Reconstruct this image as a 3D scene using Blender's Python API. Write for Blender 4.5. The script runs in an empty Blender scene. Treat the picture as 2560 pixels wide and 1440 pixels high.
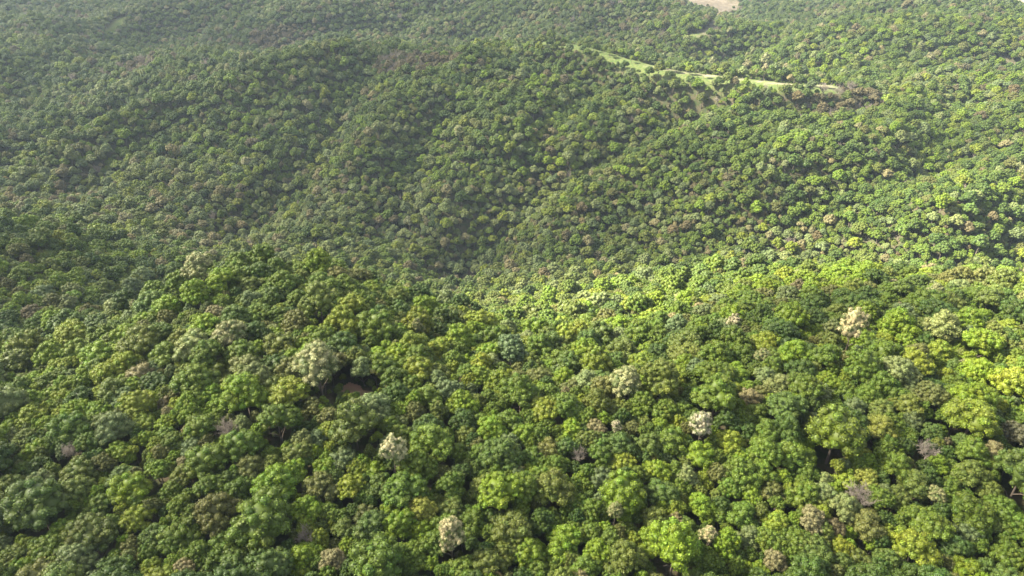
import bpy, math, random
import numpy as np
from mathutils import Vector, Matrix

rng = np.random.default_rng(7)
random.seed(7)
S = bpy.context.scene
COL = S.collection
R = math.radians

# ------------------------------------------------------------------ camera
PITCH = 30.0
F = 1707.0                     # focal length in photo pixels (2560 wide)
cam_d = bpy.data.cameras.new('camera'); cam = bpy.data.objects.new('camera', cam_d); COL.objects.link(cam)
cam_d.sensor_width = 36; cam_d.lens = 36 * F / 2560; cam_d.clip_start = 1; cam_d.clip_end = 20000
cam.location = (0, 0, 0); cam.rotation_euler = (R(90 - PITCH), 0, 0)
S.camera = cam
S.render.resolution_x = 1024; S.render.resolution_y = 576

# ------------------------------------------------------------------ sky, sun, exposure
SUN_EL, SUN_AZ = 40.0, -82.0    # azimuth measured from the view direction (+Y), negative = to the left
w = bpy.data.worlds.new('World'); S.world = w; w.use_nodes = True
nt = w.node_tree; bg = nt.nodes['Background']
sky = nt.nodes.new('ShaderNodeTexSky'); sky.sky_type = 'NISHITA'; sky.sun_disc = False
sky.sun_elevation = R(SUN_EL); sky.sun_rotation = R(SUN_AZ); sky.air_density = 1.0; sky.dust_density = 3.0; sky.ozone_density = 0.6
hsv = nt.nodes.new('ShaderNodeHueSaturation'); hsv.inputs['Saturation'].default_value = .5      # a sky half full of white cloud
nt.links.new(sky.outputs[0], hsv.inputs['Color']); nt.links.new(hsv.outputs[0], bg.inputs[0]); bg.inputs[1].default_value = 0.06
SUN_DIR = Vector((math.sin(R(SUN_AZ)) * math.cos(R(SUN_EL)), math.cos(R(SUN_AZ)) * math.cos(R(SUN_EL)), math.sin(R(SUN_EL))))
sun_d = bpy.data.lights.new('sun', 'SUN'); sun = bpy.data.objects.new('sun', sun_d); COL.objects.link(sun)
sun_d.energy = 5.0; sun_d.angle = R(2.5); sun_d.color = (1.0, 0.93, 0.77)
sun.rotation_euler = SUN_DIR.to_track_quat('Z', 'Y').to_euler(); sun.location = SUN_DIR * 900
S.view_settings.view_transform = 'Standard'; S.view_settings.look = 'None'; S.view_settings.gamma = 1
S.view_settings.exposure = 2.95
try:
    S.cycles.use_denoising = True; S.cycles.volume_bounces = 0; S.cycles.max_bounces = 5
    S.cycles.diffuse_bounces = 3; S.cycles.transmission_bounces = 3; S.cycles.transparent_max_bounces = 12
    S.cycles.volume_step_rate = 5
except Exception:
    pass

# ------------------------------------------------------------------ helpers
def mat(name):
    m = bpy.data.materials.new(name); m.use_nodes = True
    return m, m.node_tree, m.node_tree.nodes['Principled BSDF']

def mesh_from(name, verts, faces_flat, loop_tot, material, smooth=False, face_attr=None, point_attr=None):
    me = bpy.data.meshes.new(name)
    verts = np.asarray(verts, dtype=np.float32); nv = len(verts)
    loop_tot = np.asarray(loop_tot, dtype=np.int32); ff = np.asarray(faces_flat, dtype=np.int32)
    me.vertices.add(nv); me.vertices.foreach_set('co', verts.ravel())
    me.loops.add(len(ff)); me.loops.foreach_set('vertex_index', ff)
    me.polygons.add(len(loop_tot))
    st = np.concatenate([[0], np.cumsum(loop_tot)[:-1]]).astype(np.int32)
    me.polygons.foreach_set('loop_start', st)
    if smooth: me.polygons.foreach_set('use_smooth', np.ones(len(loop_tot), dtype=bool))
    me.update(calc_edges=True)
    if face_attr is not None:
        for k, v in face_attr.items():
            a = me.attributes.new(k, 'FLOAT', 'FACE'); a.data.foreach_set('value', np.asarray(v, dtype=np.float32))
    if point_attr is not None:
        for k, v in point_attr.items():
            a = me.attributes.new(k, 'FLOAT', 'POINT'); a.data.foreach_set('value', np.asarray(v, dtype=np.float32))
    me.materials.append(material)
    return me

def obj(name, me, parent=None):
    o = bpy.data.objects.new(name, me); COL.objects.link(o)
    if parent: o.parent = parent
    return o

# ------------------------------------------------------------------ terrain shape
CP, SP = math.cos(R(PITCH)), math.sin(R(PITCH))
def ray(px, py):
    a, b = (px - 1280) / F, (720 - py) / F
    return np.array([a, CP + SP * b, -SP + CP * b])
def project(p):
    x, y, z = p[..., 0], p[..., 1], p[..., 2]
    d = y * CP - z * SP
    return 1280 + F * x / d, 720 - F * (y * SP + z * CP) / d, d

# ground seen in the photograph: (px, py, depth)
G = """0 1440 172|640 1440 172|1280 1440 172|1920 1440 174|2560 1440 176|0 1200 202|640 1200 196|1280 1200 196|1920 1200 196|2560 1200 198
0 1000 245|400 1000 226|900 1000 214|1400 1000 222|1900 1000 224|2450 1000 220|200 880 290|600 820 262|1000 880 250|1300 900 280|1650 900 262|2200 850 270|2560 850 262
0 850 322|380 760 312|600 656 313|760 654 316|680 648 318|900 730 300|1050 770 400|2100 678 400|2560 716 366|1800 678 440|1600 690 485|2300 740 330|1900 760 335|1600 800 345
1300 800 440|1450 740 500|1100 800 425|1150 720 570|1250 760 520|1350 700 600|1400 850 340|1750 720 420|1950 690 405
100 780 405|250 780 415|100 700 450|300 690 480|0 575 500|200 590 525|400 640 560|600 640 560|300 600 600|500 600 640
850 630 640|1130 680 640|1500 650 622|2560 668 570|2100 632 605|1800 640 618|1300 450 705|1900 450 630|2400 450 570|500 450 740|100 480 730|900 450 730
1500 300 785|2000 255 760|1300 125 950|1700 300 760|500 250 850|100 330 880|0 250 960|900 118 1000|500 118 1090|200 150 1080|2200 210 800
1300 60 1250|1300 0 1500|100 0 1420|100 60 1220|750 60 1270|1750 60 1160|1750 0 1400|2300 100 1000|2300 0 1420|2560 300 710|2560 100 960|2560 180 850|2100 120 960|600 0 1480|1000 0 1500"""
pts = []
for t in G.replace('\n', '|').split('|'):
    a, b, d = map(float, t.split()); pts.append(ray(a, b) * d - np.array([0, 0, 8.5]))      # crown tops were read, the ground lies below
# hidden and outer ground in metres
pts += [np.array(p, float) for p in [(-60, 425, -272), (-140, 400, -262), (220, 520, -288), (120, 560, -303), (330, 480, -282), (450, 470, -268), (-235, 330, -232), (-300, 330, -228),
        (-420, 420, -215), (-500, 250, -190), (450, 300, -180), (600, 500, -225), (0, 40, -158), (-200, 40, -165), (200, 40, -158), (-400, 60, -175), (400, 60, -170),
        (0, -200, -170), (-700, -100, -180), (700, -100, -180), (-900, 500, -230), (900, 500, -215), (-1200, 1200, -205), (1300, 1200, -195),
        (-1500, 1800, -190), (0, 1900, -215), (700, 1850, -190), (1500, 1900, -185), (-800, 1900, -195), (-300, 2300, -180), (600, 2400, -175)]]
pts += [ray(a, b) * d - np.array([0, 0, q]) for a, b, d, q in [(300, 112, 1180, 38), (600, 100, 1160, 42), (900, 103, 1080, 40), (1250, 108, 1040, 40), (1650, 138, 950, 28), (1950, 175, 890, 30), (150, 235, 1000, 25), (2300, 130, 930, 20)]]
P = np.array(pts); SC = 300.0
def tps(r2): return 0.5 * r2 * np.log(r2 + 1e-9)
A = P[:, :2] / SC; n = len(P)
K = tps(((A[:, None] - A[None]) ** 2).sum(-1)) + np.eye(n) * 0.02
M = np.zeros((n + 3, n + 3)); M[:n, :n] = K; M[:n, n] = 1; M[:n, n + 1:] = A; M[n, :n] = 1; M[n + 1:, :n] = A.T
W = np.linalg.solve(M, np.concatenate([P[:, 2], [0, 0, 0]]))
def tps_eval(x, y):
    q = np.stack([x.ravel() / SC, y.ravel() / SC], -1)
    out = np.empty(len(q))
    for i in range(0, len(q), 40000):
        c = q[i:i + 40000]
        out[i:i + 40000] = tps(((c[:, None] - A[None]) ** 2).sum(-1)) @ W[:n] + W[n] + c @ W[n + 1:]
    return out.reshape(x.shape)
_tab = np.random.default_rng(3).random((256, 256))
def vnoise(x, y, s, ox=0.0):
    u, v = x / s + 40.3 + ox, y / s + 77.7 + ox * 1.7
    i, j = np.floor(u).astype(int), np.floor(v).astype(int); fu, fv = u - i, v - j
    fu = fu * fu * (3 - 2 * fu); fv = fv * fv * (3 - 2 * fv)
    g = lambda a, b: _tab[a % 256, b % 256]
    return (g(i, j) * (1 - fu) + g(i + 1, j) * fu) * (1 - fv) + (g(i, j + 1) * (1 - fu) + g(i + 1, j + 1) * fu) * fv
def seg_dist(x, y, poly):
    best = np.full(x.shape, 1e9)
    for (x0, y0), (x1, y1) in zip(poly[:-1], poly[1:]):
        dx, dy = x1 - x0, y1 - y0; t = np.clip(((x - x0) * dx + (y - y0) * dy) / (dx * dx + dy * dy), 0, 1)
        best = np.minimum(best, np.hypot(x - x0 - t * dx, y - y0 - t * dy))
    return best

GX = np.arange(-1700, 1701, 10.0); GY = np.arange(-300, 2601, 10.0)
XX, YY = np.meshgrid(GX, GY)
def base_height(x, y):
    z = tps_eval(x, y)
    r = np.clip((np.hypot(x, y - 700) - 1300) / 600, 0, 1)
    z = np.clip(z, -320, -120) * (1 - r) - 190 * r
    far = np.clip((y - 450) / 500, 0, 1)
    z = z + (vnoise(x, y, 170) - .5) * 26 * far + (vnoise(x, y, 70, 5) - .5) * (4 + 9 * far) + (vnoise(x, y, 30, 9) - .5) * 3
    hi = np.clip((y - 1150) / 300, 0, 1)
    z = z + (vnoise(x, y, 300, 21) - .5) * 150 * hi
    return z
ZZ = base_height(XX, YY)
def ground(x, y):
    x = np.asarray(x, float); y = np.asarray(y, float)
    u = np.clip((x - GX[0]) / 10, 0, len(GX) - 1.001); v = np.clip((y - GY[0]) / 10, 0, len(GY) - 1.001)
    i, j = u.astype(int), v.astype(int); fu, fv = u - i, v - j
    return (ZZ[j, i] * (1 - fu) + ZZ[j, i + 1] * fu) * (1 - fv) + (ZZ[j + 1, i] * (1 - fu) + ZZ[j + 1, i + 1] * fu) * fv
def hit(px, py, above=0.0):
    r = ray(px, py); t = np.concatenate([np.arange(120, 700, 1.0), np.arange(700, 2600, 3.0)])
    q = r[None] * t[:, None]
    below = q[:, 2] < ground(q[:, 0], q[:, 1]) + above
    k = int(np.argmax(below)) if below.any() else len(t) - 1
    return q[k]
# gullies and sharper spurs cut into the far slope (photo pixels; depth, half width)
GULLY = [(14, 28, [(900, 190), (840, 280), (790, 370), (700, 470), (600, 560)]),
         (20, 30, [(1770, 265), (1690, 300), (1500, 380), (1350, 450), (1250, 530), (1150, 640)]),
         (16, 34, [(480, 180), (330, 240), (170, 320), (0, 400)]),
         (12, 40, [(1000, 85), (600, 95), (300, 140), (0, 220)]),
         (10, 24, [(1180, 200), (1080, 330), (1000, 450), (980, 560)]),
         (10, 26, [(2500, 330), (2250, 400), (2050, 470), (1850, 560)]),
         (-10, 26, [(1950, 240), (1700, 330), (1500, 430), (1400, 520)]),
         (-10, 26, [(850, 150), (600, 240), (330, 310), (100, 400)]),
         (9, 24, [(420, 300), (300, 380), (180, 470)]), (8, 20, [(1500, 200), (1400, 290), (1330, 380)]), (10, 26, [(2420, 230), (2350, 300), (2330, 400)]),
         (12, 40, [(1900, 100), (1700, 120), (1500, 60)]), (14, 46, [(1150, 20), (900, 45), (700, 85)]), (12, 36, [(2200, 30), (1950, 70), (1800, 110)]),
         (-12, 44, [(1400, 15), (1200, 50), (1050, 75)]), (-12, 44, [(600, 15), (350, 50), (100, 80)]),
         (-9, 22, [(1300, 130), (1130, 230), (980, 300), (880, 420)])]
cut = np.zeros_like(ZZ)
for dep, wd, pl in GULLY:
    dep *= 1.8; wd *= 1.15
    poly = [tuple(hit(a, b, 7)[:2]) for a, b in pl]
    cut -= dep * np.exp(-(seg_dist(XX, YY, poly) / wd) ** 2)
ZZ = ZZ + cut
# the open ridge top: read as bare ground, so its points are given directly (photo x, y, depth)
M3 = np.array([ray(a, b) * d for a, b, d in [(1370, 102, 955), (1440, 108, 935), (1500, 122, 915), (1560, 140, 890), (1625, 160, 865), (1700, 176, 845), (1780, 186, 828), (1850, 193, 815), (1910, 202, 805), (2000, 211, 800), (2080, 214, 800)]])
_mp = [tuple(q) for q in M3[:, :2]]
_w = 1 / (((XX[..., None] - M3[:, 0]) ** 2 + (YY[..., None] + 12 - M3[:, 1]) ** 2) + 60) ** 1.5
_mz = (_w * M3[:, 2]).sum(-1) / _w.sum(-1)
_md = np.minimum.reduce([seg_dist(XX, YY, [(a, b - q) for a, b in _mp]) for q in (0, 12, 24)])
_wt = np.exp(-(np.clip(_md - 6, 0, None) / 24) ** 2)
ZZ = ZZ * (1 - _wt) + (_mz - .10 * np.clip(M3[:, 1].mean() - YY, -30, 60) * 0) * _wt
ZZ = ZZ - 13 * np.exp(-(seg_dist(XX, YY, [(a, b - 62) for a, b in _mp]) / 24) ** 2) - 10 * np.exp(-(seg_dist(XX, YY, [(a, b + 55) for a, b in _mp]) / 30) ** 2)

# ------------------------------------------------------------------ clearings, meadow, track (defined in metres after projection)
def poly_at(l, above=0): return [tuple(hit(a, b, above)[:2]) for a, b in l]
MEADOW = _mp
MEADOW_W = 9.5
MEADOW_BANDS = [[(a, b - q) for a, b in MEADOW] for q in (0, 12, 24)]
TRACK = [(a, b - 5) for a, b in _mp[4:]]
FIELDS = [(hit(1775, 6, 2)[:2], 75, 110, 'tan'), (hit(2540, 12, 2)[:2], 60, 90, 'tan'), (hit(1738, 92, 2)[:2], 20, 16, 'green'),
          (hit(1785, 75, 2)[:2], 12, 26, 'green'), (hit(2512, 160, 2)[:2], 17, 22, 'tan'), (hit(165, 42, 2)[:2], 28, 20, 'green'), (hit(295, 60, 2)[:2], 12, 55, 'green'),
          (hit(1380, 103, 2)[:2], 40, 12, 'green')]
dp = hit(902, 982, 1.5)[:2]; DIRT = [(hit(876, 968, 1.5)[:2]), (hit(944, 1003, 1.5)[:2])]
STREAM = poly_at([(1765, 20), (1800, 40), (1785, 62), (1760, 85), (1735, 100)], 2)

def masks(x, y):
    nz = (vnoise(x, y, 22, 3) * .6 + vnoise(x, y, 8, 4) * .4) * 9 - 2
    md = np.minimum.reduce([seg_dist(x, y, b_) for b_ in MEADOW_BANDS]); tr = seg_dist(x, y, TRACK); st = seg_dist(x, y, STREAM)
    meadow = np.clip((MEADOW_W + nz - 2 - md) / 3, 0, 1); track = np.clip((4.6 - tr + (nz - 2.5) * .5) / 1.5, 0, 1)
    tan = np.clip((9 - st + nz * .6 - 1) / 2, 0, 1) * .6
    for (c, rx, ry, k) in FIELDS:
        q = 1 - np.sqrt(((x - c[0]) / rx) ** 2 + ((y - c[1]) / ry) ** 2) + (nz - 2.5) * .06
        q = np.clip(q * 8, 0, 1)
        if k == 'tan': tan = np.maximum(tan, q)
        else: meadow = np.maximum(meadow, q)
    dirt = np.clip((4.0 - seg_dist(x, y, [tuple(DIRT[0]), tuple(DIRT[1])]) + (vnoise(x, y, 3, 8) - .5) * 3) / 1.5, 0, 1)
    return meadow, track, tan, dirt

# ground mesh: fine near, coarse outside
def axis(lo, hi, fine, outer):
    a = list(np.arange(lo, hi + .1, fine)); s = fine; p = hi
    while p < outer: s *= 1.35; p += s; a.append(p)
    s = fine; p = lo
    while p > -outer: s *= 1.35; p -= s; a.insert(0, p)
    return np.array(a)
ax = axis(-1300, 1300, 8, 9000); ay = axis(-150, 1700, 8, 9000)
gx, gy = np.meshgrid(ax, ay); gz = ground(gx, gy)
far = np.clip((np.hypot(gx, gy) - 2200) / 1500, 0, 1)
gz = gz * (1 - far) + far * (-200 + (vnoise(gx, gy, 900, 2) - .5) * 150)
ny, nx = gx.shape
idx = np.arange(nx * ny).reshape(ny, nx)
quads = np.stack([idx[:-1, :-1], idx[:-1, 1:], idx[1:, 1:], idx[1:, :-1]], -1).reshape(-1, 4)
mm, tt, ta, dd = masks(gx, gy)

def ground_material():
    m, t, b = mat('woodland_floor')
    N = t.nodes; L = t.links
    geo = N.new('ShaderNodeNewGeometry')
    def noise(scale, det=4):
        k = N.new('ShaderNodeTexNoise'); k.inputs['Scale'].default_value = scale; k.inputs['Detail'].default_value = det
        L.new(geo.outputs['Position'], k.inputs['Vector']); return k.outputs['Fac']
    def ramp(fac, c0, c1, p0=.35, p1=.65):
        r = N.new('ShaderNodeValToRGB'); L.new(fac, r.inputs[0]); r.color_ramp.elements[0].position = p0; r.color_ramp.elements[1].position = p1
        r.color_ramp.elements[0].color = (*c0, 1); r.color_ramp.elements[1].color = (*c1, 1); return r.outputs[0]
    def mix(fac, a, c):
        x = N.new('ShaderNodeMix'); x.data_type = 'RGBA'; L.new(fac, x.inputs[0]); L.new(a, x.inputs[6]); L.new(c, x.inputs[7]); return x.outputs[2]
    def att(n):
        a = N.new('ShaderNodeAttribute'); a.attribute_name = n; return a.outputs['Fac']
    c = ramp(noise(.25), (.035, .05, .016), (.075, .06, .035))
    c = mix(att('meadow'), c, ramp(noise(.35, 8), (.055, .09, .022), (.11, .12, .042)))
    c = mix(att('tan'), c, ramp(noise(.08), (.10, .082, .058), (.145, .12, .085)))
    c = mix(att('dirt'), c, ramp(noise(.5), (.26, .15, .085), (.19, .15, .07)))
    c = mix(att('track'), c, ramp(noise(.3), (.24, .20, .14), (.16, .16, .085)))
    L.new(c, b.inputs['Base Color']); b.inputs['Roughness'].default_value = .95; b.inputs['Specular IOR Level'].default_value = .1
    bp = N.new('ShaderNodeBump'); bp.inputs['Strength'].default_value = .6; bp.inputs['Distance'].default_value = .5
    L.new(noise(1.2, 6), bp.inputs['Height']); L.new(bp.outputs[0], b.inputs['Normal'])
    return m
me = mesh_from('ground', np.stack([gx, gy, gz], -1).reshape(-1, 3), quads.ravel(), np.full(len(quads), 4), ground_material(), smooth=True,
               point_attr={'meadow': mm.ravel(), 'track': tt.ravel(), 'tan': ta.ravel(), 'dirt': np.zeros(mm.size)})
go = obj('ground', me); go['kind'] = 'structure'; go['label'] = 'rolling wooded hills with grassy clearings'

# fine ground round the near clearing carries the bare red earth
# (a small sheet lying 5 cm over the woodland floor)
cx, cy = dp
lx, ly = np.meshgrid(np.arange(cx - 14, cx + 14.1, .5), np.arange(cy - 12, cy + 12.1, .5))
keep = masks(lx, ly)[3]
li = np.arange(lx.size).reshape(lx.shape)
lq = np.stack([li[:-1, :-1], li[:-1, 1:], li[1:, 1:], li[1:, :-1]], -1).reshape(-1, 4)
kf = keep.ravel()[lq].min(1) > .15
lq = lq[kf]; used = np.unique(lq); remap = -np.ones(lx.size, int); remap[used] = np.arange(len(used))
def ground_mesh_z(x, y):
    i = np.clip(np.searchsorted(ax, x) - 1, 0, nx - 2); j = np.clip(np.searchsorted(ay, y) - 1, 0, ny - 2)
    u = (x - ax[i]) / (ax[i + 1] - ax[i]); v = (y - ay[j]) / (ay[j + 1] - ay[j])
    return (gz[j, i] * (1 - u) + gz[j, i + 1] * u) * (1 - v) + (gz[j + 1, i] * (1 - u) + gz[j + 1, i + 1] * u) * v
lz = ground_mesh_z(lx, ly) + .25
lv = np.stack([lx, ly, lz], -1).reshape(-1, 3)[used]
dm, dt, db = mat('red_earth')
nn = dt.nodes.new('ShaderNodeTexNoise'); nn.inputs['Scale'].default_value = .6
rr = dt.nodes.new('ShaderNodeValToRGB'); rr.color_ramp.elements[0].color = (.07, .085, .03, 1); rr.color_ramp.elements[1].color = (.24, .14, .085, 1); rr.color_ramp.elements[0].position = .42; rr.color_ramp.elements[1].position = .56; nn.inputs['Detail'].default_value = 5
dt.links.new(nn.outputs['Fac'], rr.inputs[0]); dt.links.new(rr.outputs[0], db.inputs['Base Color']); db.inputs['Roughness'].default_value = 1
eo = obj('bare_earth_path', mesh_from('bare_earth_path', lv, remap[lq].ravel(), np.full(len(lq), 4), dm, smooth=True)); eo['kind'] = 'structure'
eo['label'] = 'reddish bare earth in a gap between the near trees'

# ------------------------------------------------------------------ leaf and bark materials
def leaf_material(name, transl=.16, rough=.55):
    m, t, b = mat(name); N = t.nodes; L = t.links
    a = N.new('ShaderNodeAttribute'); a.attribute_type = 'INSTANCER'; a.attribute_name = 'tint'
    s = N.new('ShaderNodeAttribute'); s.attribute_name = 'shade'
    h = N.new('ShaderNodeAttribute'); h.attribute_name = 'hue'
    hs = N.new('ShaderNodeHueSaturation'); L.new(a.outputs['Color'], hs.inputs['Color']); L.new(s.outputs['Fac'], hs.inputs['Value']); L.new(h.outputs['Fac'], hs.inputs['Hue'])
    L.new(hs.outputs[0], b.inputs['Base Color']); b.inputs['Roughness'].default_value = rough; b.inputs['Specular IOR Level'].default_value = .25
    tr = N.new('ShaderNodeBsdfTranslucent'); L.new(hs.outputs[0], tr.inputs[0])
    mx = N.new('ShaderNodeMixShader'); mx.inputs[0].default_value = transl
    L.new(b.outputs[0], mx.inputs[1]); L.new(tr.outputs[0], mx.inputs[2]); L.new(mx.outputs[0], N['Material Output'].inputs[0])
    return m
LEAF = leaf_material('leaves')
BLOOM = leaf_material('blossom_and_leaves')
def _bloom():
    t = BLOOM.node_tree; N = t.nodes; L = t.links
    hs = [n for n in N if n.type == 'HUE_SAT'][0]; at = [n for n in N if n.type == 'ATTRIBUTE' and n.attribute_name == 'tint'][0]
    g = N.new('ShaderNodeTexCoord'); k = N.new('ShaderNodeTexNoise'); k.inputs['Scale'].default_value = .55; k.inputs['Detail'].default_value = 3; L.new(g.outputs['Object'], k.inputs['Vector'])
    r = N.new('ShaderNodeMapRange'); r.inputs[1].default_value = .44; r.inputs[2].default_value = .58; L.new(k.outputs['Fac'], r.inputs[0])
    m = N.new('ShaderNodeMix'); m.data_type = 'RGBA'; L.new(r.outputs[0], m.inputs[0]); L.new(at.outputs['Color'], m.inputs[6]); m.inputs[7].default_value = (.10, .13, .035, 1)
    L.new(m.outputs[2], hs.inputs['Color'])
_bloom()
def bark_material(name, c0, c1):
    m, t, b = mat(name); k = t.nodes.new('ShaderNodeTexNoise'); k.inputs['Scale'].default_value = 3
    r = t.nodes.new('ShaderNodeValToRGB'); r.color_ramp.elements[0].color = (*c0, 1); r.color_ramp.elements[1].color = (*c1, 1)
    t.links.new(k.outputs['Fac'], r.inputs[0]); t.links.new(r.outputs[0], b.inputs['Base Color']); b.inputs['Roughness'].default_value = .9
    return m
BARK = bark_material('bark', (.06, .045, .03), (.14, .11, .08))
PALE = bark_material('pale_bark', (.17, .14, .11), (.26, .22, .17))

# ------------------------------------------------------------------ crown and trunk meshes (nominal radius 5 m, origin at the foot)
def fib(n, r):
    i = np.arange(n) + r.random(); ph = math.pi * (3 - math.sqrt(5)) * i
    z = 1 - 2 * (i % n) / n; q = np.sqrt(np.clip(1 - z * z, 0, 1))
    return np.stack([q * np.cos(ph), q * np.sin(ph), z], -1)
_ico = None
def ico():
    global _ico
    if _ico is None:
        import bmesh
        bm = bmesh.new(); bmesh.ops.create_icosphere(bm, subdivisions=2, radius=1)
        _ico = (np.array([v.co[:] for v in bm.verts]), np.array([[v.index for v in f.verts] for f in bm.faces])); bm.free()
    return _ico

def crown_mesh(name, seed, style, material=None):
    r = np.random.default_rng(seed)
    # style: lobes, lobe radius, height ratio, taper, leaf size, jitter, density
    nl, lr, hr, tp, ls, jit, den = style; ls *= .86
    Rr = 5.0; H = 12.0 * hr / .9; cz = H - Rr * hr
    K_ = r.integers(4, 8); ka = np.arange(K_) * 6.283 / K_ + r.random() * 6 + r.normal(0, .3, K_)
    kr = r.uniform(.34, .58, K_) * Rr; sub = np.stack([np.cos(ka) * kr, np.sin(ka) * kr, r.uniform(-.25, .30, K_) * Rr * hr], -1)
    srad = r.uniform(.38, .58, K_) * Rr
    sub = np.concatenate([sub, [[r.normal(0, .3), r.normal(0, .3), .35 * Rr * hr]]]); srad = np.append(srad, r.uniform(.5, .64) * Rr)
    if tp: sub[:, :2] *= (1 - tp * np.clip(sub[:, 2] / (Rr * hr) * 2, -1, 1))[:, None]
    cc = []
    per = nl * 2.1 / (srad ** 2).sum()
    for q in range(len(sub)):
        dd = fib(max(int(per * srad[q] ** 2), 5), r); dd = dd + r.normal(0, .14, dd.shape); dd /= np.linalg.norm(dd, axis=1)[:, None]
        pp = sub[q] + dd * srad[q] * .86 * np.array([1, 1, hr ** .5]); ok = dd[:, 2] > -.45
        for q2 in range(len(sub)):
            if q2 != q: ok &= ((pp - sub[q2]) ** 2).sum(1) > (srad[q2] * .72) ** 2
        cc.append(pp[ok])
    c = np.concatenate(cc); dirs = c
    lrad = Rr * lr * r.uniform(.65, 1.3, len(c)) * .92
    V = []; Fq = []; sh = []; hu = []; off = 0; T = []
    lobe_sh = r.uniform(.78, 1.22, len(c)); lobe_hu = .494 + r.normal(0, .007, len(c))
    for i in range(len(c)):
        n = int(den * 4 * math.pi * lrad[i] ** 2 / (ls * ls))
        d = fib(n, r) + r.normal(0, .10, (n, 3)); d /= np.linalg.norm(d, axis=1)[:, None]
        p = c[i] + d * (lrad[i] * (1 + r.normal(0, .07, n) - .05))[:, None] * np.array([1, 1, .85])
        ok = (d[:, 2] > -.55)
        for j in range(len(c)):
            if j != i: ok &= ((p - c[j]) ** 2).sum(1) > (lrad[j] * .84) ** 2
        p = p[ok]; d = d[ok]
        nrm = d + r.normal(0, jit, d.shape) + np.array([0, 0, .15]); nrm /= np.linalg.norm(nrm, axis=1)[:, None]
        a = np.cross(nrm, r.normal(0, 1, nrm.shape)); a /= np.linalg.norm(a, axis=1)[:, None]; bb = np.cross(nrm, a)
        s = (ls * r.uniform(.55, 1.15, len(p)))[:, None] * .62
        k = r.uniform(.5, .9, (len(p), 1))
        q = np.stack([p - a * s, p - bb * s * k, p + a * s, p + bb * s * k], 1) + (nrm * s * .25)[:, None] * np.array([1, 0, 1, 0])[None, :, None] * -1
        V.append(q.reshape(-1, 3)); m = len(p)
        Fq.append(np.arange(m * 4) + off); off += m * 4; T.append(np.full(m, 4))
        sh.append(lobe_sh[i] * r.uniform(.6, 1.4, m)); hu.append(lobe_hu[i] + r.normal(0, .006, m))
    # leafy inner mass of each bough, so the crown is not hollow
    iv, fi = ico()
    for i in range(len(c)):
        v = iv * (1 + r.normal(0, .06, (len(iv), 1))) * lrad[i] * .74 * np.array([1, 1, .85]) + c[i]
        V.append(v); Fq.append((fi + off).ravel()); off += len(v); T.append(np.full(len(fi), 3))
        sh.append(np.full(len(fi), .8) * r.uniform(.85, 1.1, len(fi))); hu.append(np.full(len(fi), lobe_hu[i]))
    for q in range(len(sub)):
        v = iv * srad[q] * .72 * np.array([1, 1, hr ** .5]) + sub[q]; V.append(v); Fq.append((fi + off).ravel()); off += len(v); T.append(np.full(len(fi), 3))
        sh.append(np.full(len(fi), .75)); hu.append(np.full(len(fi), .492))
    V = np.concatenate(V); V[:, 2] += cz
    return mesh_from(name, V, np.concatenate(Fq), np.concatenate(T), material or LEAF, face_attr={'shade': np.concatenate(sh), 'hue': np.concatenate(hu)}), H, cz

def tube(path, radii, sides, off):
    V = []; Fc = []
    path = np.asarray(path, float)
    for k in range(len(path)):
        d = path[min(k + 1, len(path) - 1)] - path[max(k - 1, 0)]; d /= np.linalg.norm(d) + 1e-9
        a = np.cross(d, [.3, 1, .2]); a /= np.linalg.norm(a) + 1e-9; b = np.cross(d, a)
        an = np.arange(sides) * 2 * math.pi / sides
        V.append(path[k] + radii[k] * (np.cos(an)[:, None] * a + np.sin(an)[:, None] * b))
    for k in range(len(path) - 1):
        for s in range(sides):
            s2 = (s + 1) % sides
            Fc.append([off + k * sides + s, off + k * sides + s2, off + (k + 1) * sides + s2, off + (k + 1) * sides + s])
    return np.concatenate(V), Fc
def tubes_mesh(name, items, m):
    V = []; Fc = []; off = 0
    for path, rad, sd in items:
        v, f = tube(path, rad, sd, off); V.append(v); Fc += f; off += len(v)
    return mesh_from(name, np.concatenate(V), np.array(Fc).ravel(), np.full(len(Fc), 4), m)

def trunk_mesh(name, seed, H, cz):
    r = np.random.default_rng(seed + 500); it = []
    top = np.array([r.normal(0, .3), r.normal(0, .3), cz + 1.0])
    base = np.array([0, 0, -10.0]); mid = (base + top) / 2 + r.normal(0, .15, 3)
    it.append(([base, [0, 0, 0], mid, top], [.42, .32, .24, .12], 7))
    for k in range(5):
        a = k * 1.26 + r.random(); s = mid + (top - mid) * r.uniform(0, .8)
        e = s + np.array([math.cos(a) * 2.6, math.sin(a) * 2.6, r.uniform(1.2, 2.6)])
        it.append(([s, (s + e) / 2 + [0, 0, .3], e], [.14, .10, .05], 5))
    return tubes_mesh(name, it, BARK)

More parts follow.
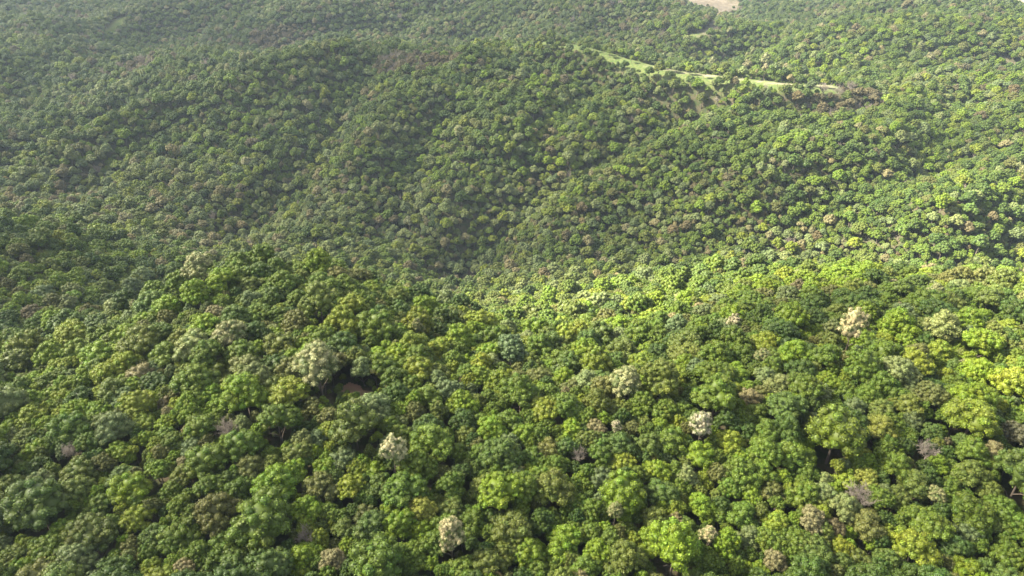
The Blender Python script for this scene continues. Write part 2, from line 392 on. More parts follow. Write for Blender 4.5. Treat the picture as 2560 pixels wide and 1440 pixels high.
def bare_meshes(seed, m):
    r = np.random.default_rng(seed); limbs = []; twigs = []
    H = 8.5
    trunk = tubes_mesh('trunk', [([[0, 0, -10], [0, 0, 0], [.15, .1, 2.2], [0, 0, 4.0]], [.4, .3, .24, .18], 7)], m)
    def grow(p, d, L, rad, lev, out):
        n = 3; path = [p]; q = p.copy(); dd = d.copy()
        for k in range(n):
            dd = dd + r.normal(0, .16, 3) + np.array([0, 0, .06]); dd /= np.linalg.norm(dd); q = q + dd * L / n; path.append(q)
        out.append((path, [rad * (1 - .6 * k / n) for k in range(n + 1)], 4 if lev < 2 else 3))
        if lev < 4:
            for c in range([5, 4, 4, 3][lev]):
                s = path[1 + (c % 3)]; e = dd + r.normal(0, .55, 3) + np.array([0, 0, .1]); e /= np.linalg.norm(e)
                grow(s, e, L * r.uniform(.5, .75), max(rad * .55, .038), lev + 1, out if lev < 1 else twigs)
    for k in range(6):
        a = k * 1.047 + r.random() * .5; el = r.uniform(.5, 1.2)
        out = []; grow(np.array([0, 0, r.uniform(2.4, 4.0)]), np.array([math.cos(a) * math.cos(el), math.sin(a) * math.cos(el), math.sin(el)]), r.uniform(3.2, 4.2), .13, 0, out)
        limbs.append(tubes_mesh('limb', out, m))
    return trunk, limbs, tubes_mesh('crown', twigs, m)

STYLES = [  # lobes, lobe radius, height ratio, taper, leaf size, jitter, density
    (70, .200, .90, 0, .36, .50, .80), (80, .185, .85, 0, .36, .55, .80), (56, .225, .80, 0, .38, .50, .80), (72, .195, 1.0, .12, .34, .55, .80),
    (50, .235, .95, 0, .38, .55, .75), (90, .170, .88, 0, .34, .55, .80), (60, .210, 1.1, .18, .36, .60, .75), (76, .190, .75, 0, .38, .50, .80),
    (64, .205, .92, .08, .36, .65, .70), (80, .185, 1.0, .05, .34, .65, .70), (44, .245, .85, 0, .40, .70, .65), (60, .200, .8, 0, .36, .75, .60),
    (84, .160, 1.05, .1, .32, .85, .60), (64, .180, .9, 0, .32, .95, .50), (54, .200, 1.3, .3, .34, .6, .70), (48, .215, 1.45, .38, .34, .6, .70)]
VAR = []
for i, st in enumerate(STYLES):
    cmsh, H, cz = crown_mesh('crown_%d' % i, 100 + i, st); VAR.append((cmsh, trunk_mesh('trunk_%d' % i, i, H, cz), H, cz))
BL_ = [(70, .20, 1.35, .25, .34, .8, .65), (60, .2, 1.0, .05, .34, .8, .6), (50, .21, 1.5, .3, .34, .8, .65)]
for i, st in enumerate(BL_):
    cmsh, H, cz = crown_mesh('crown_%d' % (16 + i), 300 + i, st, BLOOM); VAR.append((cmsh, trunk_mesh('trunk_%d' % (16 + i), 60 + i, H, cz), H, cz))
BARE = [bare_meshes(900 + k, PALE) for k in range(3)]

# ------------------------------------------------------------------ colours of the foliage (real leaf colours)
TINT = {'g': ((.080, .124, .012), 'mid-green'), 'G': ((.116, .178, .011), 'bright green'), 'd': ((.047, .082, .011), 'deep green'),
        'b': ((.066, .106, .020), 'bluish-green'), 'y': ((.140, .180, .015), 'yellow-green'), 'Y': ((.175, .19, .028), 'yellow'),
        'o': ((.100, .124, .022), 'olive-green'), 'n': ((.105, .104, .030), 'brownish-olive'), 'p': ((.165, .195, .070), 'pale green'),
        's': ((.110, .145, .058), 'greyish sage-green'), 't': ((.185, .17, .07), 'tan'), 'c': ((.42, .375, .19), 'cream-blossomed'),
        'k': ((.35, .30, .18), 'pinkish cream-blossomed'), 'h': ((.24, .24, .10), 'cream-flecked green'), 'e': ((.115, .100, .042), 'dull brown'),
        'B': ((.3, .25, .22), 'bare grey'), 'V': ((.3, .25, .24), 'bare greyish')}

_m = np.array(TINT['g'][0])
for _c in 'bonps': TINT[_c] = (tuple(np.array(TINT[_c][0]) * .75 + _m * .25), TINT[_c][1])
# trees read off the photograph: centre x, centre y, width, colour
def parse(s, x0, y0, k):
    out = []
    for t in s.split():
        a, b, c, d = t.split(','); out.append((x0 + float(a) / k, y0 + float(b) / k, float(c) / k, d))
    return out
LM = parse("""860,80,220,o 1010,150,180,g 1170,110,200,p 1390,70,200,h 1470,140,190,g 1700,90,180,o 1890,90,130,g 2060,90,220,d 2290,180,170,g 2370,250,160,g
1930,280,260,h 840,240,150,t 700,350,190,o 500,390,180,d 850,450,190,y 985,520,130,G 1190,330,240,g 1080,290,130,g 1480,420,250,G 1480,270,160,y 1680,200,170,d
1375,600,110,B 1220,580,210,g 1680,570,230,g 1830,540,130,d 1990,490,160,n 2240,470,220,p 2140,610,270,o 650,540,190,o 450,590,210,g 200,500,150,y 380,490,100,g
140,340,150,g 200,690,140,G 440,720,90,B 1100,740,80,t 1250,790,230,g 1510,800,190,n 480,850,200,o 1050,650,140,g 800,940,210,G 1040,910,140,g 830,1090,200,y
600,1010,200,g 270,1080,300,b 1270,930,190,g 1420,980,210,g 1590,1190,330,g 1840,1060,180,G 2070,770,190,s 1800,830,150,G 1930,930,210,n 2100,920,170,y 2250,820,160,G
1960,1080,130,g 1835,1230,100,V 500,1100,120,p 660,1120,130,g 560,1220,250,o 930,1190,170,b 1080,1230,230,g 300,1300,200,g 470,1370,250,p 1350,1280,230,g
1990,1340,150,t 2150,1330,120,g 1800,1350,210,G 2290,1260,190,o 2340,1020,130,G 2200,1060,150,n 1100,1410,150,t 1440,1390,200,b 50,900,200,o 60,1350,180,o 700,1330,130,g
1000,390,110,e 320,130,150,g 90,170,150,g 560,60,150,g 600,190,140,g 300,280,130,g 60,560,140,g 130,800,150,g 340,950,150,d""", 0, 840, 2.4)
LM += parse("""460,360,170,d 600,230,170,y 730,210,150,o 795,290,80,G 880,220,150,g 1180,270,150,n 1300,250,150,n 1080,200,140,g 1480,220,180,b 1500,320,140,n 1700,340,190,n
1360,340,150,g 1040,440,100,g 660,400,180,g 850,420,190,G 1200,400,220,g 1010,370,120,g 1480,450,180,g 1700,480,110,G 490,510,95,p 500,600,140,g 650,560,190,b
880,570,150,o 1030,570,170,G 1240,590,160,G 1360,540,130,g 1500,580,140,G 1090,730,230,b 1380,670,160,n 1440,780,140,g 1270,800,110,G 840,830,140,d 720,820,120,n
690,690,250,g 1580,840,100,G 1650,540,120,t 1775,565,75,k 1610,630,140,o 1810,760,160,y 1980,660,180,b 2120,640,180,g 2270,600,150,k 1800,430,140,o 1950,500,120,o
2050,530,110,G 2020,810,160,G 1700,860,180,s 1810,980,250,G 1550,980,160,g 1380,940,240,o 1070,1000,250,G 1010,900,180,o 460,820,165,c 500,980,240,g 610,1050,160,Y
610,1170,180,G 790,1030,170,o 790,1285,170,c 920,1140,190,g 1150,1180,240,o 1250,1290,200,G 1470,1230,240,G 1600,1200,150,g 1740,1250,160,g 1860,1150,140,g
2010,1100,190,o 2040,950,180,b 2290,1010,160,G 1550,745,75,V 1020,1380,220,o 1300,1400,190,g 1600,1390,200,g 1000,1280,130,d 560,1330,170,g 940,700,130,g""", 800, 840, 2.4)
LM += parse("""500,1230,125,c 450,720,190,G 630,650,180,y 700,760,150,G 690,850,220,g 740,960,130,G 880,930,160,n 480,840,130,y 370,840,130,p 470,1010,160,G 830,150,115,h
930,310,170,p 850,250,130,p 1330,70,150,c 1190,180,190,g 1060,240,190,d 1340,320,130,g 1200,340,120,p 1280,400,100,g 1540,330,230,g 1720,220,190,y 1840,220,130,b
950,490,210,b 780,490,170,g 540,440,250,g 740,370,130,t 1020,420,180,G 880,400,110,G 1140,500,110,p 1210,490,100,g 1370,550,200,d 1530,570,180,Y 1560,650,140,g
1690,440,160,o 1830,400,180,n 2060,560,280,y 1890,560,140,g 2240,480,140,s 2310,330,230,y 2350,620,170,e 1240,660,300,g 1000,740,220,g 1100,830,150,g 1380,690,150,y
1810,720,110,B 1640,800,190,g 1460,830,140,Y 1330,880,180,y 1400,1010,150,B 1210,860,95,p 1740,890,190,o 1860,970,110,h 1560,1100,140,d 1690,1080,120,g 1120,1110,160,t
1250,1130,140,e 1070,960,180,g 700,1080,180,g 900,1120,160,y 740,1210,160,s 290,1240,120,B 1030,1220,170,g 1140,1290,200,b 1720,1290,240,y 1410,1340,160,o
1580,1340,170,b 900,1340,130,t 830,1390,120,G 720,1380,110,G 2050,1080,240,g 2030,1200,190,s 2250,1060,180,g 2330,1160,190,g 2220,700,150,t 2080,830,190,o
2300,1330,190,g 2060,1410,190,G 2200,930,150,o 1960,940,150,g 1930,1340,120,n 540,1340,150,g""", 1560, 840, 2.4)
LM += [(1830, 828, 44, 'k'), (1662, 852, 30, 'h'), (1992, 850, 30, 'e'), (532, 790, 52, 't'), (795, 765, 52, 't'), (738, 705, 44, 'd'), (690, 745, 60, 'd'),
       (600, 700, 56, 'g'), (1955, 770, 48, 'n'), (2090, 790, 60, 'o'), (2230, 713, 36, 't'), (2160, 760, 70, 'd'), (1600, 830, 50, 'G'), (2480, 870, 60, 'n'), (2520, 820, 60, 'y'),
       (560, 870, 62, 'g'), (470, 830, 60, 'd'), (860, 860, 60, 'd'), (940, 800, 60, 'd'), (1000, 850, 60, 'g'), (1090, 880, 60, 'y'), (1130, 830, 50, 'g')]

trees = []   # x, y, z, radius, zscale, colour, variant, yaw, manual
grid = {}
def near_ok(x, y, r, f):
    ci, cj = int(x // 14), int(y // 14)
    for i in (ci - 1, ci, ci + 1):
        for j in (cj - 1, cj, cj + 1):
            for (a, b, q) in grid.get((i, j), ()):
                if (a - x) ** 2 + (b - y) ** 2 < ((q + r) * f) ** 2: return False
    return True
def add(x, y, r, c, v=None, zs=1.0, manual=False, dz=0.0):
    grid.setdefault((int(x // 14), int(y // 14)), []).append((x, y, r))
    trees.append([x, y, dz, r, zs, c, v, random.random() * 6.283, manual])
ROUND = [0, 1, 2, 3, 4, 5, 7, 8, 9]; LOOSE = [10, 11, 12, 13]; TALL = [6, 14, 15]
def pick(c):
    if c in 'BV': return 100 + random.randrange(3)
    if c in 'ckh': return random.choice([16, 17, 18])
    if c in 'thesn': return random.choice(LOOSE + [1, 5, 8])
    return random.choice(ROUND * 3 + LOOSE + TALL[:1])
for (px, py, wd, c) in LM:
    p = hit(px, py + wd * .04, 7.0 if c in 'BV' else 8.6 if c in 'cktYhBV' else 7.6)
    d = project(p[None])[2][0]; r = wd * d / F / 2 * (1.14 if c not in 'BVck' else (1.3 if c in 'BV' else 1.0))
    v = pick(c)
    zs = 1.0
    if c == 'c' and wd > 55: v = random.choice([16, 18]); r *= 1.1; zs = 1.25
    if c == 'h': v = 17
    add(p[0], p[1], max(r, 2.0), c, v, zs, True)
# trees by the meadow on the far ridge
for (px, py, rr_, c) in [(1542, 122, 4.2, 'd'), (1465, 120, 5, 'g'), (1640, 145, 5.5, 'd'), (1652, 160, 4.5, 'd'), (1910, 190, 4.4, 'k'), (1962, 180, 5, 'k'), (1972, 205, 4.6, 't'),
                         (2000, 208, 6, 'd'), (1935, 188, 5, 'd'), (1870, 165, 8, 'o'), (1995, 185, 6, 'd'), (2045, 190, 6.5, 'd'), (2110, 195, 5, 'p'), (1925, 175, 6, 'p'), (1770, 20, 5, 'e'), (1768, 14, 4, 'e'), (1450, 116, 3.5, 'o'), (1485, 120, 4, 'g'), (1510, 127, 3, 'g'), (1525, 133, 4.5, 'g'), (1580, 146, 3, 'y'), (1670, 168, 5, 'g'), (1690, 172, 4.5, 'p'), (1705, 168, 4, 'g'), (1725, 176, 5, 'y'), (1740, 172, 4, 'd'), (1760, 186, 3.5, 'g'), (1800, 178, 4.5, 'y'), (1830, 184, 3, 'g'), (1880, 186, 4, 'o'), (2025, 203, 4, 'g'), (2060, 208, 4.5, 'y'), (1945, 205, 3.5, 'g')]:
    p = hit(px, py, 6); add(p[0], p[1], rr_, c, None, 1, True)

def colour_at(x, y):
    f = vnoise(np.float64(x), np.float64(y), 60, 30) * .6 + vnoise(np.float64(x), np.float64(y), 25, 33) * .4
    b2 = vnoise(np.float64(x), np.float64(y), 90, 50)
    u = random.random()
    yy = y
    if 380 < yy < 760 and ground(x, y) < -272: base = [('g', 20), ('o', 18), ('p', 20), ('s', 10), ('y', 12), ('t', 4), ('e', 4), ('d', 5)]
    elif yy > 1250: base = [('g', 26), ('b', 20), ('d', 10), ('p', 14), ('o', 10), ('s', 12), ('e', 5), ('t', 3)]
    elif yy > 480: base = [('g', 34), ('b', 18), ('d', 16), ('G', 8), ('y', 4), ('o', 12), ('p', 5), ('n', 3), ('s', 4), ('e', 1.8), ('t', .9), ('h', .3)]
    else: base = [('g', 34), ('G', 22), ('d', 14), ('b', 8), ('y', 10), ('o', 12), ('p', 3.5), ('n', 4), ('s', 3), ('t', .4), ('h', .2), ('e', .4)]
    w_ = []
    for c, q in base:
        if c in 'dgb': q *= max(.1, 2.6 - f * 3.2)
        if c in 'Gyp': q *= max(.15, f * 3.4 - .7)
        if c in 'nest' and b2 > .62: q *= 2.6
        w_.append(q)
    t = u * sum(w_)
    for (c, _), q in zip(base, w_):
        t -= q
        if t <= 0: return c
    return 'g'
BROWN = [(hit(1050, 155, 7)[:2], 62, 42, 'e'), (hit(2130, 248, 7)[:2], 42, 26, 'e'), (hit(740, 105, 7)[:2], 90, 25, 'e'), (hit(360, 165, 7)[:2], 70, 25, 'e')]

# candidate points, biggest crowns first
def clear_ok(x, y):
    m1, t1, a1, d1 = masks(np.array([x]), np.array([y])); return max(m1[0], t1[0], a1[0]) < .25 and d1[0] < .1 and not (abs(x - cx) < 7 and abs(y - cy) < 5)
def scatter(n, lo, hi, f, ymax):
    shrub = hi < 2
    ys = np.sqrt(rng.random(n)) * (ymax + 200) - 120
    xs = (rng.random(n) * 2 - 1) * (ys.clip(0) * .86 + 190)
    m1, t1, a1, d1 = masks(xs, ys); ok = (np.maximum(np.maximum(m1, t1), a1) < .3) & (d1 < .1)
    gz_ = ground(xs, ys)
    for x, y, o_ in zip(xs, ys, ok):
        if not o_ or y < 30: continue
        s = 1.0
        r = random.uniform(lo, hi) * s
        if not shrub and abs(x - cx) < 8 and cy - 16 < y < cy + 4: continue
        if 450 < y < 700: r *= .9
        if near_ok(x, y, r, f):
            c = colour_at(x, y)
            for (q, rx, ry, k) in BROWN:
                if ((x - q[0]) / rx) ** 2 + ((y - q[1]) / ry) ** 2 < 1 and random.random() < .85: c = k
            add(x, y, r, c)
scatter(26000, 6.0, 7.6, .62, 1900)
scatter(80000, 4.4, 6.2, .58, 1900)
scatter(160000, 3.2, 4.6, .56, 1900)
scatter(230000, 2.3, 3.4, .54, 1700)
scatter(90000, 1.7, 2.6, .54, 520)
scatter(60000, .9, 1.6, .55, 420)
for _ in range(500):
    x, y = cx + random.uniform(-11, 11), cy + random.uniform(-18, 7); r = random.uniform(.8, 1.6)
    if masks(np.array([x]), np.array([y]))[3][0] < .3 and near_ok(x, y, r, .5): add(x, y, r, random.choice('ggGdoy'))
print('trees', len(trees))
TR = np.array([[t[0], t[1], t[3]] for t in trees])
gzv = ground_mesh_z(TR[:, 0], TR[:, 1])
for t, z in zip(trees, gzv):
    t[2] = float(z) - .1
    if t[6] is None:
        t[6] = pick(t[5]) if not (t[5] == 'e' and random.random() < .35) else 100 + random.randrange(3)
        t[4] = random.uniform(.88, 1.22) * (1.25 if t[3] < 3.4 else 1)

# which trees are built one by one: the largest in the picture
ctr = np.stack([TR[:, 0], TR[:, 1], np.array([t[2] for t in trees]) + 8], -1)
PX, PY, D = project(ctr)
inframe = (D > 50) & (PX > -20) & (PX < 2580) & (PY > 0) & (PY < 1475)
size = TR[:, 2] * F / D * 2
order = [i for i in np.argsort(-size) if inframe[i]]
def lift_of(t):
    r_ = t[3]
    if r_ < 1.65: return 0.0
    h_ = max(0.0, 5.2 + .45 * r_ - 1.5 * r_ * t[4])
    return h_ + (3.4 if t[5] in 'BV' else (2.3 if t[5] in 'ckh' else 1.6 if t[5] in 'tY' else 0)) + (0 if t[8] else (t[7] % 1) * 1.2)
kind = lambda t: 'bare_tree' if t[6] >= 100 else ('blossoming_tree' if t[5] in 'ck' else 'broadleaf_tree')
chosen = []; nb = 0
for i in range(len(trees)):
    if trees[i][8] and inframe[i] and kind(trees[i]) != 'broadleaf_tree': chosen.append(i)
cand = [i for i in order if kind(trees[i]) == 'broadleaf_tree']
chosen += cand[:300]
chosen += [i for i in order if kind(trees[i]) != 'broadleaf_tree' and i not in chosen and size[i] > 40]
chosen = sorted(set(chosen), key=lambda i: -size[i]); cs = set(chosen)

# labels: colour and place counted outwards from a tree that stands out
SIZEW = lambda s: 'large' if s > 100 else ('broad' if s > 82 else ('middle-sized' if s > 62 else 'small'))
LAND = [((1129, 1375), 'tall cream-blossomed tree'), ((1768, 1352), 'small cream-blossomed tree'), ((2114, 868), 'bright cream-blossomed tree'),
        ((992, 1182), 'cream-and-green tree'), ((902, 982), 'red earth gap'), ((805, 957), 'cream-flecked tree'),
        ((2168, 1186), 'golden-yellow tree'), ((1540, 1075), 'little pink-blossomed tree'), ((1054, 1277), 'yellow tree at bottom centre'), ((2314, 1140), 'domed bare tree'),
        ((345, 940), 'tan tree on the left slope'), ((1905, 902), 'whitish-topped tree'), ((112, 1290), 'great bluish-green tree at bottom left'),
        ((765, 1352), 'bare tree at lower left'), ((1780, 186), 'grassy ridge-top clearing'), ((1681, 1356), 'bare tree near the bottom edge')]
SECT = ['right of', 'behind and right of', 'behind', 'behind and left of', 'left of', 'in front and left of', 'in front of', 'in front and right of']
ORD = ['first', 'second', 'third', 'fourth', 'fifth', 'sixth', 'seventh', 'eighth', 'ninth', 'tenth', 'eleventh', 'twelfth', 'thirteenth', 'fourteenth', 'fifteenth', 'sixteenth', 'seventeenth', 'eighteenth', 'nineteenth', 'twentieth', 'twenty-first', 'twenty-second', 'twenty-third', 'twenty-fourth']
rank = {}
for li_, ((lx_, ly_), nm) in enumerate(LAND):
    dx, dy = PX - lx_, -(PY - ly_) * 1.35
    dist = np.hypot(dx, dy)
    s = (np.round(np.arctan2(dy, dx) / (math.pi / 4)).astype(int)) % 8
    okk = inframe & (dist > 14) & ((size > 34) | (PY < 300)) & (TR[:, 2] > 2.2)
    for k in range(8):
        ii = [i for i in np.where(okk & (s == k) & (dist < 700))[0]]
        ii.sort(key=lambda i: dist[i])
        # count by colour, so that a number stays small
        cnt = {}
        for i in ii:
            w_ = TINT[trees[i][5]][1] + kind(trees[i])
            cnt[w_] = cnt.get(w_, 0) + 1
            rank.setdefault(i, []).append((cnt[w_], dist[i], k, li_))
NOUN = {'bare_tree': 'leafless tree', 'blossoming_tree': 'tree', 'broadleaf_tree': 'tree'}
used_l = set()
def label_for(i):
    t = trees[i]
    for (r_, d_, k, li_) in sorted(rank.get(i, [])):
        if r_ > 24: break
        c = TINT[t[5]][1]
        if kind(t) == 'bare_tree': c = 'bare grey'
        s = '%s %s tree, %s%s %s the %s' % (SIZEW(size[i]), c, '' if r_ == 1 else ORD[r_ - 1] + ' such ', 'nearest' if r_ == 1 else 'one', SECT[k], LAND[li_][1])
        if s not in used_l and len(s.split()) <= 16: used_l.add(s); return s
    for (lx_, ly_), nm in LAND:
        dx_, dy_ = PX[i] - lx_, PY[i] - ly_
        s = '%s %s tree about %d crowns %s and %d %s the %s' % (SIZEW(size[i]), TINT[t[5]][1], max(1, round(abs(dx_) / 80)), 'right' if dx_ > 0 else 'left', max(1, round(abs(dy_) / 55)), 'in front of' if dy_ > 0 else 'behind', nm)
        if s not in used_l and len(s.split()) <= 16: used_l.add(s); return s
    return '%s %s tree among the foreground woods' % (SIZEW(size[i]), TINT[t[5]][1])
FIX = [((1129, 1375), 'tall cream-blossomed tree standing pale among the green crowns at the bottom edge'), ((1768, 1352), 'small leaning cream-blossomed tree with bare grey twigs to its left'),
       ((2114, 868), 'bright cream-blossomed tree, the largest pale crown on the right-hand spur'), ((992, 1182), 'cream-and-green tree halfway between the red earth and the bottom edge'),
       ((765, 1352), 'bare greyish tree, twigs fanned out over the lower left woods'), ((2168, 1186), 'golden-yellow tree beside a bright green one on the right slope'),
       ((1540, 1075), 'little pinkish blossomed tree poking up in the middle of the woods'), ((1054, 1277), 'yellow tree left of the large bright green crown at bottom centre'),
       ((2314, 1140), 'bare grey tree with a fine domed crown on the right slope'), ((805, 957), 'large cream-flecked green tree immediately left of the red earth gap'), ((345, 940), 'pale tan tree standing among green crowns on the left slope'), ((1905, 902), 'whitish-topped tree left of and below the brightest cream crown on the right'),
       ((112, 1290), 'great bluish-green spreading tree near the bottom left corner'), ((1681, 1356), 'bare grey tree just left of the small cream-blossomed tree at the bottom'),
       ((1830, 828), 'pinkish cream tree on the shaded spur left of the brightest cream crown')]

# sources for the far forest: one of each variant, taken from trees built here
def make_tree(i):
    t = trees[i]; x, y, z, r, zs, c, v, yaw, man = t
    kd = kind(t); e = bpy.data.objects.new(kd, None); COL.objects.link(e)
    e.empty_display_size = .1; s = r / 5.0
    e.location = (x, y, z); e.rotation_euler = (0, 0, yaw); e.scale = (s, s, s * zs)
    e['category'] = 'tree'
    lab = None
    for (fx, fy), l in FIX:
        if math.hypot(PX[i] - fx, PY[i] - fy) < 16 and l not in used_l: lab = l; used_l.add(l); break
    e['label'] = lab or label_for(i)
    e['group'] = {'bare_tree': 'leafless trees among the woods', 'blossoming_tree': 'cream-blossomed trees', 'broadleaf_tree': 'leafy trees of the near slopes'}[kd]
    if v >= 100:
        tm, lm, cm = BARE[v - 100]
        tk = obj('trunk', tm, e); up = Vector((0, 0, lift_of(t) / (s * zs))); tk.location = up
        for q in lm: obj('limb', q, tk)
        obj('crown', cm, e).location = up
    else:
        up = Vector((0, 0, lift_of(t) / (s * zs))); obj('trunk', VAR[v][1], e).location = up; cr = obj('crown', VAR[v][0], e); cr.location = up
        cr['tint'] = tint_of(i)
    return e
tr_rng = np.random.default_rng(11)
jit_b = tr_rng.normal(1, .085, len(trees)).clip(.75, 1.3); jit_h = tr_rng.normal(0, .035, len(trees))
def tint_of(i):
    c = TINT[trees[i][5]][0]; b = float(jit_b[i]); h = float(jit_h[i])
    return [c[0] * b * (1 + h), c[1] * b, c[2] * b * (1 - h)]
src = {}
for i in chosen:
    e = make_tree(i); v = trees[i][6]
    if v not in src: src[v] = e
# a variant no near tree uses is stood in for by another one
for v in list(range(len(VAR))) + [100, 101, 102]:
    if v not in src: src[v] = src[100] if (v >= 100 and 100 in src) else src[0]

# ------------------------------------------------------------------ the woods beyond: one object
rest = [i for i in range(len(trees)) if i not in cs]
pm = bpy.data.meshes.new('forest'); pm.vertices.add(len(rest))
pm.vertices.foreach_set('co', np.array([(trees[i][0], trees[i][1], trees[i][2] + lift_of(trees[i])) for i in rest], dtype=np.float32).ravel())
def pa(n, ty, data, key):
    a = pm.attributes.new(n, ty, 'POINT'); a.data.foreach_set(key, np.asarray(data).ravel())
pa('var', 'INT', np.array([trees[i][6] for i in rest], dtype=np.int32), 'value')
pa('siz', 'FLOAT_VECTOR', np.array([(trees[i][3] / 5, trees[i][3] / 5, trees[i][3] / 5 * trees[i][4]) for i in rest], dtype=np.float32), 'vector')
tl = tr_rng.normal(0, .07, (len(rest), 2))
pa('yaw', 'FLOAT_VECTOR', np.array([(tl[k][0], tl[k][1], trees[i][7]) for k, i in enumerate(rest)], dtype=np.float32), 'vector')
pa('tcol', 'FLOAT_COLOR', np.array([tint_of(i) + [1] for i in rest], dtype=np.float32), 'color')
fo = obj('forest', pm); fo['kind'] = 'stuff'; fo['label'] = 'dense mixed green woods covering the slopes and hills beyond'
ng = bpy.data.node_groups.new('forest_scatter', 'GeometryNodeTree')
ng.interface.new_socket('Geometry', in_out='INPUT', socket_type='NodeSocketGeometry'); ng.interface.new_socket('Geometry', in_out='OUTPUT', socket_type='NodeSocketGeometry')
gi = ng.nodes.new('NodeGroupInput'); gout = ng.nodes.new('NodeGroupOutput'); jn = ng.nodes.new('GeometryNodeJoinGeometry')
def named(n, ty):
    k = ng.nodes.new('GeometryNodeInputNamedAttribute'); k.data_type = ty; k.inputs['Name'].default_value = n; return k.outputs['Attribute']
nv, nsz, nyw, ncol = named('var', 'INT'), named('siz', 'FLOAT_VECTOR'), named('yaw', 'FLOAT_VECTOR'), named('tcol', 'FLOAT_COLOR')
for v in sorted(set(trees[i][6] for i in rest)):
    j2 = ng.nodes.new('GeometryNodeJoinGeometry')
    def walk(o):
        for ch in o.children:
            oi = ng.nodes.new('GeometryNodeObjectInfo'); oi.transform_space = 'ORIGINAL'; oi.inputs['Object'].default_value = ch; oi.inputs['As Instance'].default_value = True
            ng.links.new(oi.outputs['Geometry'], j2.inputs[0]); walk(ch)
    walk(src[v])
    cp = ng.nodes.new('FunctionNodeCompare'); cp.data_type = 'INT'; cp.operation = 'EQUAL'
    ng.links.new(nv, cp.inputs[2]); cp.inputs[3].default_value = v
    ip = ng.nodes.new('GeometryNodeInstanceOnPoints')
    e2r = ng.nodes.new('FunctionNodeEulerToRotation'); ng.links.new(nyw, e2r.inputs[0])
    ng.links.new(gi.outputs[0], ip.inputs['Points']); ng.links.new(cp.outputs[0], ip.inputs['Selection']); ng.links.new(j2.outputs[0], ip.inputs['Instance'])
    ng.links.new(e2r.outputs[0], ip.inputs['Rotation']); ng.links.new(nsz, ip.inputs['Scale'])
    sa = ng.nodes.new('GeometryNodeStoreNamedAttribute'); sa.data_type = 'FLOAT_COLOR'; sa.domain = 'INSTANCE'; sa.inputs['Name'].default_value = 'tint'
    ng.links.new(ip.outputs[0], sa.inputs['Geometry']); ng.links.new(ncol, sa.inputs['Value'])
    ng.links.new(sa.outputs[0], jn.inputs[0])
ng.links.new(jn.outputs[0], gout.inputs[0])
md_ = fo.modifiers.new('scatter', 'NODES'); md_.node_group = ng

# ------------------------------------------------------------------ unseen cloud sheet above the hills, shaped to shade chosen parts of the woods
SUNLIT = """0 1440 45|640 1400 50|1280 1400 56|1920 1400 52|2560 1400 45|0 1100 40|400 1000 55|900 1000 50|1400 1000 60|1900 1050 52|2400 1050 50|2540 900 90
600 800 50|400 850 60|850 720 40|700 680 45|1000 780 40|1200 820 70|1400 800 100|1600 760 100|1800 690 100|2100 658 100|2560 720 100|1500 900 70|1700 720 100|2350 680 100|2250 655 100|1950 668 100|2450 695 100|1500 790 100|1650 805 95|2560 640 95|2300 565 100|2560 560 100
1900 780 40|2200 800 30|2400 790 45|1750 830 50|2500 830 80|2050 860 40|100 700 30|300 680 35|0 600 30|0 850 30|500 630 48|900 650 52|1150 720 65|1200 650 38|1300 740 90
300 450 50|700 350 42|300 300 46|900 250 44|1200 300 50|1100 500 50|900 450 48|600 550 52|1500 350 46|1400 500 48|1600 600 50|1900 600 75|1800 450 60|2200 450 75|2400 550 100|2500 450 85|2000 300 60|2300 350 60|2100 550 90|2250 620 95
600 130 30|1000 140 28|1400 150 50|1600 150 75|1900 190 90|2200 180 75|2500 180 75|200 50 45|700 60 50|1100 50 55|1400 50 50|1750 30 60|2100 60 60|2500 60 65"""
CZ = 330.0
sp = []
for tks in SUNLIT.replace('\n', '|').split('|'):
    a_, b_, l_ = map(float, tks.split()); g = hit(a_, b_, 8); k_ = (CZ - g[2]) / SUN_DIR.z
    sp.append((g[0] + SUN_DIR.x * k_, g[1] + SUN_DIR.y * k_, (l_ / 100) ** 1.45))
sp = np.array(sp)
ccx = np.arange(sp[:, 0].min() - 300, sp[:, 0].max() + 300, 14.0); ccy = np.arange(sp[:, 1].min() - 300, sp[:, 1].max() + 300, 14.0)
qx, qy = np.meshgrid(ccx, ccy)
d2 = (qx[..., None] - sp[:, 0]) ** 2 + (qy[..., None] - sp[:, 1]) ** 2
ww = 1 / (d2 + 150) ** 1.7
lit = (ww * sp[:, 2]).sum(-1) / ww.sum(-1)
shade = np.clip(1 - lit, 0, 1) * (.8 + .4 * vnoise(qx, qy, 60, 71))  # cloud opacity follows the sunlight wanted on the ground below
edge = np.minimum.reduce([qx - ccx[0], ccx[-1] - qx, qy - ccy[0], ccy[-1] - qy]); shade = np.clip(shade * np.clip(edge / 150, 0, 1), 0, .85)
th = np.sqrt(shade)
zt = CZ + th * (26 + 30 * vnoise(qx, qy, 45, 12)); zb = CZ - th * (6 + 8 * vnoise(qx, qy, 40, 19))
nyc, nxc = qx.shape; ii_ = np.arange(nyc * nxc).reshape(nyc, nxc)
cq = np.stack([ii_[:-1, :-1], ii_[:-1, 1:], ii_[1:, 1:], ii_[1:, :-1]], -1).reshape(-1, 4)
cq = cq[shade.ravel()[cq].max(1) > .02]
Vc = np.concatenate([np.stack([qx, qy, zt], -1).reshape(-1, 3), np.stack([qx, qy, zb], -1).reshape(-1, 3)])
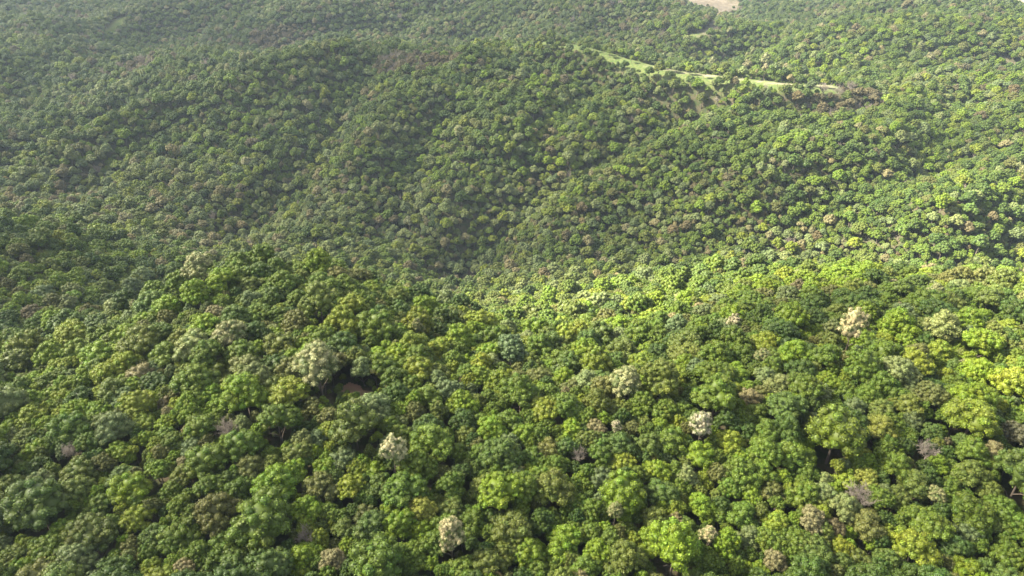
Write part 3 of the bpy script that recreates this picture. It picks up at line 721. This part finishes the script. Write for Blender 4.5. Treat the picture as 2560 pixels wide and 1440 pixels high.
Fc2 = np.concatenate([cq, cq[:, ::-1] + nyc * nxc])
cm_, ct_, cb_ = mat('cloud')
ca_ = ct_.nodes.new('ShaderNodeAttribute'); ca_.attribute_name = 'shade_alpha'
ctr_ = ct_.nodes.new('ShaderNodeBsdfTranslucent'); ctr_.inputs[0].default_value = (.35, .35, .36, 1); ctp = ct_.nodes.new('ShaderNodeBsdfTransparent'); cmx = ct_.nodes.new('ShaderNodeMixShader')
ct_.links.new(ca_.outputs['Fac'], cmx.inputs[0]); ct_.links.new(ctp.outputs[0], cmx.inputs[1]); ct_.links.new(ctr_.outputs[0], cmx.inputs[2]); ct_.links.new(cmx.outputs[0], ct_.nodes['Material Output'].inputs[0])
al = 1 - np.sqrt(1 - shade)
co = obj('shade_clouds', mesh_from('shade_clouds', Vc, Fc2.ravel(), np.full(len(Fc2), 4), cm_, smooth=True, point_attr={'shade_alpha': np.concatenate([al.ravel(), al.ravel()])}))
co['kind'] = 'stuff'; co['label'] = 'unseen broken cloud above the hills, shaped to shade the woods'

# ------------------------------------------------------------------ haze
def haze(density):
    x0, x1, y0, y1, z0, z1 = -9500, 9500, -9500, 9500, -340, 12
    V = np.array([(x, y, z) for x in (x0, x1) for y in (y0, y1) for z in (z0, z1)], float)
    Fc = [0, 1, 3, 2, 4, 6, 7, 5, 0, 4, 5, 1, 2, 3, 7, 6, 0, 2, 6, 4, 1, 5, 7, 3]
    m = bpy.data.materials.new('haze'); m.use_nodes = True; t = m.node_tree; t.nodes.remove(t.nodes['Principled BSDF'])
    pv = t.nodes.new('ShaderNodeVolumePrincipled'); pv.inputs['Color'].default_value = (.66, .82, 1, 1); pv.inputs['Density'].default_value = density; pv.inputs['Anisotropy'].default_value = .2
    t.links.new(pv.outputs[0], t.nodes['Material Output'].inputs['Volume'])
    m.cycles.homogeneous_volume = True if hasattr(m.cycles, 'homogeneous_volume') else None
    h = obj('haze', mesh_from('haze', V, Fc, np.full(6, 4), m)); h['kind'] = 'stuff'; h['label'] = 'thin pale bluish haze over the far hills'
haze(.00005)
